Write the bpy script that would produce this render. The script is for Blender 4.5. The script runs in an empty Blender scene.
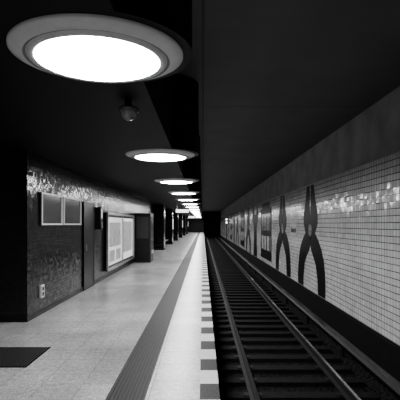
import bpy, bmesh, math
from mathutils import Vector
S=bpy.context.scene
COL=S.collection
# ------------------------------------------------ materials
def newmat(n):
    m=bpy.data.materials.new(n); m.use_nodes=True
    nt=m.node_tree; return m,nt,nt.nodes['Principled BSDF']
def plain(n,v,rough=.5,metal=0,em=0,noise=0,nscale=20,spec=.5):
    m,nt,b=newmat(n)
    b.inputs['Base Color'].default_value=(v,v,v,1)
    b.inputs['Roughness'].default_value=rough; b.inputs['Metallic'].default_value=metal
    b.inputs['Specular IOR Level'].default_value=spec
    if em:
        b.inputs['Emission Color'].default_value=(1,1,1,1); b.inputs['Emission Strength'].default_value=em
    tc=nt.nodes.new('ShaderNodeTexCoord'); nz=nt.nodes.new('ShaderNodeTexNoise')
    nz.inputs['Scale'].default_value=nscale; nz.inputs['Detail'].default_value=4
    nt.links.new(tc.outputs['Object'],nz.inputs['Vector'])
    mr=nt.nodes.new('ShaderNodeMapRange'); nt.links.new(nz.outputs['Fac'],mr.inputs['Value'])
    mr.inputs['From Min'].default_value=.3; mr.inputs['From Max'].default_value=.7
    k=noise if noise else .05
    mr.inputs['To Min'].default_value=v*(1-k); mr.inputs['To Max'].default_value=v*(1+k)
    nt.links.new(mr.outputs[0],b.inputs['Base Color'])
    return m
def tiled(n,c1,c2,mortar,w,h,ms,axes='xy',rough=.3,bump=.3,speck=0,speckscale=120,tilt=0,spec=.5,stain=.15,offset=0):
    m,nt,b=newmat(n); N=nt.nodes; L=nt.links
    tc=N.new('ShaderNodeTexCoord'); sp=N.new('ShaderNodeSeparateXYZ'); cb=N.new('ShaderNodeCombineXYZ')
    L.new(tc.outputs['Object'],sp.inputs[0])
    L.new(sp.outputs[axes[0].upper()],cb.inputs['X']); L.new(sp.outputs[axes[1].upper()],cb.inputs['Y'])
    br=N.new('ShaderNodeTexBrick'); br.offset=offset; br.squash=1
    L.new(cb.outputs[0],br.inputs['Vector'])
    br.inputs['Color1'].default_value=(c1,c1,c1,1); br.inputs['Color2'].default_value=(c2,c2,c2,1)
    br.inputs['Mortar'].default_value=(mortar,mortar,mortar,1)
    br.inputs['Scale'].default_value=1; br.inputs['Brick Width'].default_value=w; br.inputs['Row Height'].default_value=h
    br.inputs['Mortar Size'].default_value=ms; br.inputs['Mortar Smooth'].default_value=.1
    col=br.outputs['Color']
    def mul(col,scale,lo,hi,f0=.35,f1=.65,detail=3):
        nz=N.new('ShaderNodeTexNoise'); nz.inputs['Scale'].default_value=scale; nz.inputs['Detail'].default_value=detail
        L.new(tc.outputs['Object'],nz.inputs['Vector'])
        mr=N.new('ShaderNodeMapRange'); L.new(nz.outputs['Fac'],mr.inputs['Value'])
        mr.inputs['From Min'].default_value=f0; mr.inputs['From Max'].default_value=f1
        mr.inputs['To Min'].default_value=lo; mr.inputs['To Max'].default_value=hi
        mx=N.new('ShaderNodeMix'); mx.data_type='RGBA'; mx.blend_type='MULTIPLY'; mx.inputs['Factor'].default_value=1
        L.new(col,mx.inputs['A']); L.new(mr.outputs[0],mx.inputs['B']); return mx.outputs['Result']
    if speck: col=mul(col,speckscale,1-speck,1+speck*.6)
    if speck: col=mul(col,speckscale*.3,1-speck*.5,1+speck*.3)
    if stain: col=mul(col,1.3,1-stain,1+stain*.5)
    L.new(col,b.inputs['Base Color'])
    b.inputs['Roughness'].default_value=rough; b.inputs['Specular IOR Level'].default_value=spec
    bp=N.new('ShaderNodeBump'); bp.invert=True; bp.inputs['Strength'].default_value=bump; bp.inputs['Distance'].default_value=.004
    L.new(br.outputs['Fac'],bp.inputs['Height'])
    if tilt:
        dv=N.new('ShaderNodeVectorMath'); dv.operation='DIVIDE'; dv.inputs[1].default_value=(w,h,1)
        L.new(cb.outputs[0],dv.inputs[0])
        fl=N.new('ShaderNodeVectorMath'); fl.operation='FLOOR'; L.new(dv.outputs[0],fl.inputs[0])
        wn=N.new('ShaderNodeTexWhiteNoise'); wn.noise_dimensions='3D'; L.new(fl.outputs[0],wn.inputs['Vector'])
        sb=N.new('ShaderNodeVectorMath'); sb.operation='SUBTRACT'; sb.inputs[1].default_value=(.5,.5,.5); L.new(wn.outputs['Color'],sb.inputs[0])
        sc=N.new('ShaderNodeVectorMath'); sc.operation='SCALE'; sc.inputs['Scale'].default_value=tilt; L.new(sb.outputs[0],sc.inputs[0])
        ge=N.new('ShaderNodeNewGeometry')
        ad=N.new('ShaderNodeVectorMath'); ad.operation='ADD'; L.new(ge.outputs['Normal'],ad.inputs[0]); L.new(sc.outputs[0],ad.inputs[1])
        no=N.new('ShaderNodeVectorMath'); no.operation='NORMALIZE'; L.new(ad.outputs[0],no.inputs[0])
        L.new(no.outputs[0],bp.inputs['Normal'])
    L.new(bp.outputs[0],b.inputs['Normal'])
    return m
M_floor=tiled('granite_slabs',.31,.38,.15,.4,.4,.005,'xy',.28,.2,speck=.6,speckscale=60,stain=.25)
M_light=tiled('edge_slabs',.40,.50,.16,.5,.5,.006,'xy',.30,.3,speck=.5,speckscale=60)
M_tact=plain('tactile_rubber',.007,.6,noise=.3,nscale=30,spec=.12)
M_tact2=plain('tactile_ridge',.022,.6,noise=.3,nscale=30,spec=.15)
M_chkL=plain('checker_light',.55,.5,noise=.15,nscale=40)
M_chkD=plain('checker_dark',.03,.6,noise=.3,nscale=40,spec=.12)
M_trim=plain('tile_trim',.4,.5)
M_wt=tiled('ceramic_wall_tiles',.70,.85,.035,.125,.125,.0075,'yz',.13,.6,tilt=.08,stain=.10,spec=.6)
M_bt=tiled('black_wall_tiles',.002,.004,.025,.125,.125,.004,'yz',.4,.3,spec=.05)
M_gt=tiled('grey_wall_tiles',.25,.32,.04,.125,.125,.007,'yz',.25,.5,tilt=.06)
M_mosY=tiled('dark_mosaic_side',.003,.008,.002,.06,.06,.005,'yz',.17,.8,tilt=.09,spec=.2)
M_mosX=tiled('dark_mosaic_front',.004,.009,.002,.06,.06,.005,'xz',.3,.8,tilt=.05,spec=.3)
M_plaster=plain('plaster',.30,.8,noise=.25,nscale=1.5)
M_ceil=tiled('ceiling_panels',.055,.062,.015,4.5,4.5,.02,'xy',.7,.2)
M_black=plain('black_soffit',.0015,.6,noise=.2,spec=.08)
M_rim=plain('lamp_rim',.5,.45)
M_rim2=plain('lamp_groove',.08,.5)
M_lamp=plain('lamp_glass',.9,.5,em=92)
M_steel=plain('brushed_steel',.5,.3,1)
M_railtop=plain('rail_polished',.5,.22,1)
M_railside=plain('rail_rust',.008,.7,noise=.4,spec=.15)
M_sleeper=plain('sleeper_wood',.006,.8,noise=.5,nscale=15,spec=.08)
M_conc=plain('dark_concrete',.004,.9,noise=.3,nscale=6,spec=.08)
M_dark=plain('dark_paint',.003,.4,spec=.2)
M_frame=plain('door_frame_paint',.02,.5,spec=.2)
M_glass=plain('display_glass',.035,.15)
M_paper=plain('poster_paper',.6,.5,em=.6,noise=.3,nscale=3)
M_paper2=plain('poster_print',.2,.5,em=.2,noise=.6,nscale=5)
M_sign=plain('sign_lit',.8,.5,em=3)
M_spot=plain('signal_lens',.9,.5,em=12)
M_white=plain('white_plastic',.5,.4)
def ballast():
    m,nt,b=newmat('ballast'); N=nt.nodes;L=nt.links
    tc=N.new('ShaderNodeTexCoord'); v=N.new('ShaderNodeTexVoronoi'); v.inputs['Scale'].default_value=16
    L.new(tc.outputs['Object'],v.inputs['Vector'])
    mr=N.new('ShaderNodeMapRange'); L.new(v.outputs['Color'],mr.inputs['Value'])
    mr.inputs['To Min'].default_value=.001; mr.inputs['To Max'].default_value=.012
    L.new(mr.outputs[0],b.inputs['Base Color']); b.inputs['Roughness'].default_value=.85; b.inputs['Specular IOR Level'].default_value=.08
    bp=N.new('ShaderNodeBump'); bp.invert=True; bp.inputs['Strength'].default_value=1; bp.inputs['Distance'].default_value=.05
    L.new(v.outputs['Distance'],bp.inputs['Height']); L.new(bp.outputs[0],b.inputs['Normal']); return m
M_ballast=ballast()
# ------------------------------------------------ mesh helpers
class MB:
    def __init__(s): s.bm=bmesh.new(); s.mats=[]
    def mi(s,m):
        if m not in s.mats: s.mats.append(m)
        return s.mats.index(m)
    def box(s,x0,x1,y0,y1,z0,z1,m):
        i=s.mi(m); b=s.bm
        v=[b.verts.new(p) for p in ((x0,y0,z0),(x1,y0,z0),(x1,y1,z0),(x0,y1,z0),(x0,y0,z1),(x1,y0,z1),(x1,y1,z1),(x0,y1,z1))]
        for f in ((0,3,2,1),(4,5,6,7),(0,1,5,4),(1,2,6,5),(2,3,7,6),(3,0,4,7)):
            b.faces.new([v[k] for k in f]).material_index=i
    def prism(s,pts,axis,a0,a1,m):
        i=s.mi(m); b=s.bm
        def P(u,w,a): return {'x':(a,u,w),'y':(u,a,w),'z':(u,w,a)}[axis]
        A=[b.verts.new(P(u,w,a0)) for u,w in pts]; B=[b.verts.new(P(u,w,a1)) for u,w in pts]
        fs=[b.faces.new(A),b.faces.new(B[::-1])]
        n=len(pts)
        for k in range(n): fs.append(b.faces.new([A[k],B[k],B[(k+1)%n],A[(k+1)%n]]))
        for f in fs: f.material_index=i
    def lathe(s,prof,c,n,mats,smooth=True):
        b=s.bm; rings=[]
        for r,z in prof:
            if r<1e-6: rings.append([b.verts.new((c[0],c[1],c[2]+z))])
            else: rings.append([b.verts.new((c[0]+r*math.cos(2*math.pi*k/n),c[1]+r*math.sin(2*math.pi*k/n),c[2]+z)) for k in range(n)])
        for j in range(len(prof)-1):
            i=s.mi(mats[j] if isinstance(mats,list) else mats); A,B=rings[j],rings[j+1]
            for k in range(n):
                k2=(k+1)%n
                if len(A)==1 and len(B)==1: continue
                if len(A)==1: f=b.faces.new([A[0],B[k],B[k2]])
                elif len(B)==1: f=b.faces.new([A[k],A[k2],B[0]])
                else: f=b.faces.new([A[k],A[k2],B[k2],B[k]])
                f.material_index=i; f.smooth=smooth
    def done(s,name,origin=None,parent=None,bevel=0):
        bmesh.ops.recalc_face_normals(s.bm,faces=s.bm.faces)
        me=bpy.data.meshes.new(name)
        if origin: bmesh.ops.translate(s.bm,verts=s.bm.verts,vec=-Vector(origin))
        s.bm.to_mesh(me); s.bm.free()
        for m in s.mats: me.materials.append(m)
        o=bpy.data.objects.new(name,me); COL.objects.link(o)
        if origin: o.location=origin
        if parent: o.parent=parent
        if bevel:
            md=o.modifiers.new('b','BEVEL'); md.width=bevel; md.segments=2; md.limit_method='ANGLE'
        return o
Y0,Y1=-4,86
# ------------------------------------------------ shell
b=MB(); b.box(-6,-.03,Y0,Y1,-.25,0,M_floor); b.box(-6,.0,Y0,Y1,-1.2,-.25,M_conc); b.done('floor')
b=MB(); b.box(-.53,-.03,Y0,Y1,0.0005,.004,M_light); b.done('edge_slab_strip')
b=MB()
b.box(-.89,-.53,Y0,Y1,0.0005,.004,M_tact)
k=-.875
while k<-.54:
    b.box(k,k+.014,Y0,Y1,.004,.009,M_tact2); k+=.036
b.done('tactile_paving_strip')
b=MB(); y=Y0; i=0
while y<Y1-.01:
    b.box(-.03,.155,y,min(y+.40,Y1),-.12,.004,M_chkL if i%2 else M_chkD); y+=.40; i+=1
b.done('platform_edge_strip')
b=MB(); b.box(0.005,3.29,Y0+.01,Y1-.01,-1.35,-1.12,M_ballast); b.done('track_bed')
b=MB(); b.box(3.42,3.6,Y0,Y1,-1.3,4.0,M_plaster); b.box(3.30,3.42,Y0,Y1,-1.3,-.52,M_conc)
b.box(3.40,3.42,Y0,Y1,-.49,2.84,M_wt); b.box(3.385,3.42,Y0,Y1,2.84,2.86,M_trim); b.done('wall_right')
b=MB(); b.box(-6,3.6,Y0,Y1,4.0,4.2,M_ceil); b.done('ceiling')
LY=[-1.4+4.5*k for k in range(19)]  # row starts with an unseen lamp behind the camera, added to light near floor
LX=-.735; R=.66; XE=-.50
pts=[(-6,Y0),(XE,Y0)]
a0=math.acos((XE-LX)/R)
for ly in LY:
    for k in range(33):
        a=-a0+2*a0*k/32
        pts.append((LX+R*math.cos(a),ly+R*math.sin(a)))
pts+=[(XE,Y1),(-6,Y1)]
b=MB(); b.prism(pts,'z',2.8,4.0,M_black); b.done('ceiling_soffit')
b=MB(); b.box(-6.2,-6,Y0,Y1,-.2,4,M_mosY); b.done('wall_left')
b=MB(); b.box(-6.2,3.6,Y0-.2,Y0,-1.3,4.2,M_mosX); b.done('wall_back')
b=MB(); b.box(-6.2,.155,Y1,Y1+.2,-1.3,4.2,M_dark); b.box(.155,3.6,Y1,Y1+.2,2.6,4.2,M_dark); b.box(.0,3.6,Y1+4,Y1+4.2,-1.3,2.7,M_black)
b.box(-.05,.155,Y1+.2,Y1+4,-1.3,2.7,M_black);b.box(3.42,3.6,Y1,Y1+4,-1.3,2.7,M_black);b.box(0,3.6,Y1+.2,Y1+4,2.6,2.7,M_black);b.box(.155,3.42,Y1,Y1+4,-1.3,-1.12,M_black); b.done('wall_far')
XW=-2.87
b=MB()
b.box(-6,XW-.02,7.2,24,0,2.8,M_conc)
b.box(XW-.02,XW,7.18,24,0,2.8,M_mosY)
b.box(-6,XW-.02,7.18,7.2,0,2.8,M_mosX)
b.done('wall_enclosure')
b=MB(); b.box(XW,XW+.012,7.18,24,0,.1,M_dark); b.box(-6,XW+.012,7.165,7.18,0,.1,M_dark); b.done('baseboard_left')
# ------------------------------------------------ lamps
prof=[(.595,0),(.595,-.012),(.58,-.02),(.50,-.05),(.492,-.044),(.482,-.044),(.474,-.056),(.438,-.062),(.43,-.056),(.42,-.058),(.30,-.066),(0,-.07)]
ml=[M_rim,M_rim,M_rim,M_rim2,M_rim2,M_rim,M_rim,M_rim2,M_lamp,M_lamp,M_lamp]
lm=None
for k,ly in enumerate(LY):
    if lm is None:
        b=MB(); b.lathe(prof,(0,0,0),72,ml); o=b.done('ceiling_lamp'); lm=o.data
    else:
        o=bpy.data.objects.new('ceiling_lamp',lm); COL.objects.link(o)
    o.location=(LX,ly,2.8)
b=MB(); c=(-.73,4.3,2.8)
b.lathe([(0,0),(.035,0),(.035,-.05),(.09,-.06),(.1,-.075),(.1,-.105),(.085,-.11)],c,32,M_frame)
b.lathe([(.085,-.108),(.08,-.14),(.06,-.17),(.03,-.188),(0,-.193)],c,32,M_glass)
b.done('ceiling_camera_dome',origin=c)
# ------------------------------------------------ track
def railprof(x,zt):
    return [(x-.07,zt-.15),(x+.07,zt-.15),(x+.07,zt-.135),(x+.012,zt-.12),(x+.012,zt-.045),(x+.035,zt-.035),(x+.035,zt-.006),(x+.03,zt),(x-.03,zt),(x-.035,zt-.006),(x-.035,zt-.035),(x-.012,zt-.045),(x-.012,zt-.12),(x-.07,zt-.135)]
for x in (.775,2.21):
    b=MB(); b.prism(railprof(x,-.88),'y',Y0,Y1-.02,M_railside); b.box(x-.02,x+.02,Y0,Y1-.02,-.881,-.879,M_railtop); b.done('rail')
b=MB(); y=Y0+.3
while y<Y1-.5:
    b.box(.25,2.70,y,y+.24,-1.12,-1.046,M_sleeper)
    for x in (.775,2.21): b.box(x-.14,x+.14,y+.05,y+.19,-1.046,-1.031,M_railside)
    y+=.65
b.done('railway_sleepers')
b=MB()
b.prism([(2.78,-.86),(2.96,-.86),(2.98,-.80),(2.94,-.77),(2.80,-.77),(2.76,-.80)],'y',Y0,Y1,M_dark)
y=Y0+1
while y<Y1: b.box(2.84,2.90,y,y+.1,-1.12,-.86,M_conc); y+=3
b.done('third_rail')
# ------------------------------------------------ wall motifs
XM=3.3995
def strip(b,path,w,m,th=.006):
    n=len(path)
    nor=[]
    for i in range(n):
        p=Vector(path[max(i-1,0)]); q=Vector(path[min(i+1,n-1)]); t=(q-p).normalized(); nor.append(Vector((-t.y,t.x)))
    L=[Vector(path[i])+nor[i]*w[i]/2 for i in range(n)]; Rr=[Vector(path[i])-nor[i]*w[i]/2 for i in range(n)]
    for i in range(n-1):
        q=[L[i],Rr[i],Rr[i+1],L[i+1]]
        b.prism([(p.x,max(p.y,-.488)) for p in q],'x',XM-th,XM,m)
def pliers(yc):
    b=MB()
    for s in (-1,1):
        P=[(0.18,1.35),(.35,1.05),(.70,.85),(1.02,.60),(1.20,.35),(1.3,.05),(1.34,-.22),(1.34,-.485)]
        W=[.7,.74,.76,.82,.86,.86,.84,.80]
        strip(b,[(yc+s*u,v) for u,v in P],W,M_bt)
        J=[(.0,1.1),(.45,1.15),(.66,1.35),(.90,1.6),(.92,1.85),(.74,2.15),(.58,2.45),(.42,2.82),(.08,2.82),(.05,2.4),(.05,2.1),(.0,1.8)]
        b.prism([(yc+s*u,v) for u,v in J],'x',XM-.006-.0005*s,XM,M_bt)
    b.prism([(yc+.22*math.cos(a*math.pi/8),1.40+.2*math.sin(a*math.pi/8)) for a in range(16)],'x',XM-.010,XM-.0066,M_gt)
    b.done('pliers_mosaic')
def machine(y0,y1):
    b=MB()
    b.box(XM-.005,XM,y0,y1,-.3,2.45,M_bt)
    b.box(XM-.008,XM-.005,y0+.4,y1-.4,1.25,2.15,M_gt)
    b.box(XM-.008,XM-.005,y0+.4,y1-.4,.2,.95,M_wt)
    w=(y1-y0)
    for k in range(3): b.box(XM-.010,XM-.008,y0+.55+k*(w-1)/3,y0+.85+k*(w-1)/3,.2,2.0,M_bt)
    b.box(XM-.005,XM,y0+.6,y1-.6,2.45,2.75,M_bt)
    b.done('machine_mosaic')
def wrench(yc):
    b=MB()
    strip(b,[(yc,-.485),(yc,.4),(yc,1.6)],[2.0,1.5,1.6],M_bt)
    J=[(-.8,1.5),(.8,1.5),(1.55,1.9),(1.5,2.4),(.85,2.8),(.5,2.2),(-.5,2.2),(-.85,2.8),(-1.5,2.4),(-1.55,1.9)]
    b.prism([(yc+u,v) for u,v in J],'x',XM-.0065,XM,M_bt)
    b.done('wrench_mosaic')
pliers(13.95); pliers(18.8); machine(21.8,25.8); wrench(28.6); pliers(33); machine(36,39.8); pliers(43.5); wrench(48); machine(51,55); pliers(59); wrench(64);pliers(69); machine(73,78)
b=MB(); b.box(XM-.02,XM,15.9,17.05,1.15,1.62,M_white); sg=b.done('station_name_sign')
cu=bpy.data.curves.new('lettering','FONT'); cu.body='Bahnhof'; cu.size=.29; cu.align_x='CENTER'; cu.extrude=.002; cu.offset=.008
to=bpy.data.objects.new('lettering',cu); COL.objects.link(to); to.parent=sg
to.location=(XM-.023,16.47,1.29); to.rotation_euler=(math.pi/2,0,-math.pi/2); cu.materials.append(M_dark)
# ------------------------------------------------ left wall fittings
def panel(y0,y1,z0,z1,inner,fw=.04,th=.05,x=XW+.001,frame=M_steel):
    b=MB()
    b.box(x,x+th*.6,y0,y1,z0,z1,inner)
    b.box(x,x+th,y0,y0+fw,z0,z1,frame); b.box(x,x+th,y1-fw,y1,z0,z1,frame)
    b.box(x,x+th,y0+fw,y1-fw,z0,z0+fw,frame); b.box(x,x+th,y0+fw,y1-fw,z1-fw,z1,frame)
    return b
panel(7.72,8.85,1.58,2.16,M_glass,frame=M_white,fw=.03).done('notice_board')
panel(8.95,10.2,1.58,2.16,M_glass,frame=M_white,fw=.03).done('notice_board')
b=MB(); b.box(XW+.001,XW+.04,7.72,7.86,.30,.52,M_white); b.box(XW+.04,XW+.045,7.75,7.83,.42,.49,M_dark); b.box(XW+.04,XW+.045,7.75,7.83,.33,.40,M_dark); b.done('wall_socket',bevel=.004)
b=panel(10.5,11.5,.0,2.15,M_dark,fw=.04,th=.02,x=XW+.013,frame=M_dark); b.box(XW+.03,XW+.07,10.6,10.63,.95,1.1,M_steel); b.done('door_1')
b=MB(); b.box(XW+.001,XW+.14,11.75,11.95,1.45,2.05,M_dark); b.box(XW+.14,XW+.15,11.77,11.93,1.75,2.0,M_white); b.box(XW+.14,XW+.16,11.80,11.90,1.5,1.65,M_steel); b.done('emergency_call_box',bevel=.006)
b=panel(12.75,17.6,.22,1.94,M_dark,fw=.07,th=.12)
b.box(XW+.073,XW+.08,12.95,15.1,.36,1.80,M_paper); b.box(XW+.073,XW+.08,15.25,17.4,.36,1.80,M_paper)
b.box(XW+.001,XW+.12,15.13,15.2,.29,1.87,M_steel)
for (a,c_,d,e) in ((13.1,14.9,.9,1.65),(13.1,13.9,.45,.8),(14.1,14.9,.45,.8),(15.4,17.2,.6,1.7)):
    b.box(XW+.08,XW+.083,a,c_,d,e,M_paper2)
b.done('poster_showcase')
b=MB(); x0=XW+.014; b.box(x0,-2.17,18.2,19.3,0,2.05,M_dark); b.box(-2.17,-2.16,18.3,19.2,.9,1.9,M_glass); b.box(x0+.1,-2.25,18.19,18.2,1.0,1.9,M_frame)
b.box(-2.21,-2.165,18.17,18.2,.05,2.0,M_frame); b.box(-2.17,-2.14,18.4,19.1,.35,.5,M_steel); b.done('ticket_vending_machine',bevel=.01)
for k,yy in enumerate((27,34.5,42,51,60,70)):
    b=MB(); b.box(-3.1,-2.4,yy,yy+1.0,0,2.8,M_mosY); b.box(-3.12,-2.38,yy-.02,yy+1.02,0,.1,M_dark); b.box(-2.4,-2.37,yy+.25,yy+.75,1.2,2.0,M_paper if k%2 else M_glass); b.done('column')
for yy in (24.5,46):
    b=MB(); b.box(-1.55,-.75,yy,yy+.12,2.2,2.45,M_dark); b.box(-1.5,-.8,yy-.01,yy,2.24,2.41,M_sign)
    for x in (-1.45,-.85): b.box(x-.01,x+.01,yy+.05,yy+.07,2.45,2.8,M_steel)
    b.done('hanging_sign')
b=MB()
for k in range(4): b.box(-3.0,-2.55,30+k*.6,30.5+k*.6,.42,.46,M_steel); b.box(-3.04,-3.0,30+k*.6,30.5+k*.6,.42,.85,M_steel)
b.box(-2.85,-2.75,30,32.3,.36,.42,M_dark); b.box(-2.84,-2.76,30.3,30.4,0,.36,M_dark); b.box(-2.84,-2.76,31.9,32,0,.36,M_dark); b.done('platform_bench')
b=MB(); b.box(-2.9,-1.97,4.9,5.7,0,.006,M_conc)
k=-2.88
while k<-1.99: b.box(k,k+.015,4.92,5.68,.006,.014,M_frame); k+=.035
b.done('floor_grate')
b=MB(); b.box(3.05,3.15,58,58.1,-1.12,2.3,M_dark); b.box(2.95,3.27,57.9,58.1,1.6,2.4,M_dark)
for z in (1.8,2.2): b.box(3.03,3.17,57.88,57.9,z-.07,z+.07,M_spot)
b.done('railway_signal')
# ------------------------------------------------ world, camera
w=bpy.data.worlds.new('w'); S.world=w; w.use_nodes=True
w.node_tree.nodes['Background'].inputs[0].default_value=(.5,.5,.5,1); w.node_tree.nodes['Background'].inputs[1].default_value=.01
cd=bpy.data.cameras.new('camera'); co=bpy.data.objects.new('camera',cd); COL.objects.link(co)
cd.sensor_width=36; cd.lens=39.6; cd.shift_x=-.0075; cd.shift_y=.06; cd.clip_end=300; cd.clip_start=.05
co.location=(0,0,1.6); co.rotation_euler=(math.pi/2,0,0); S.camera=co
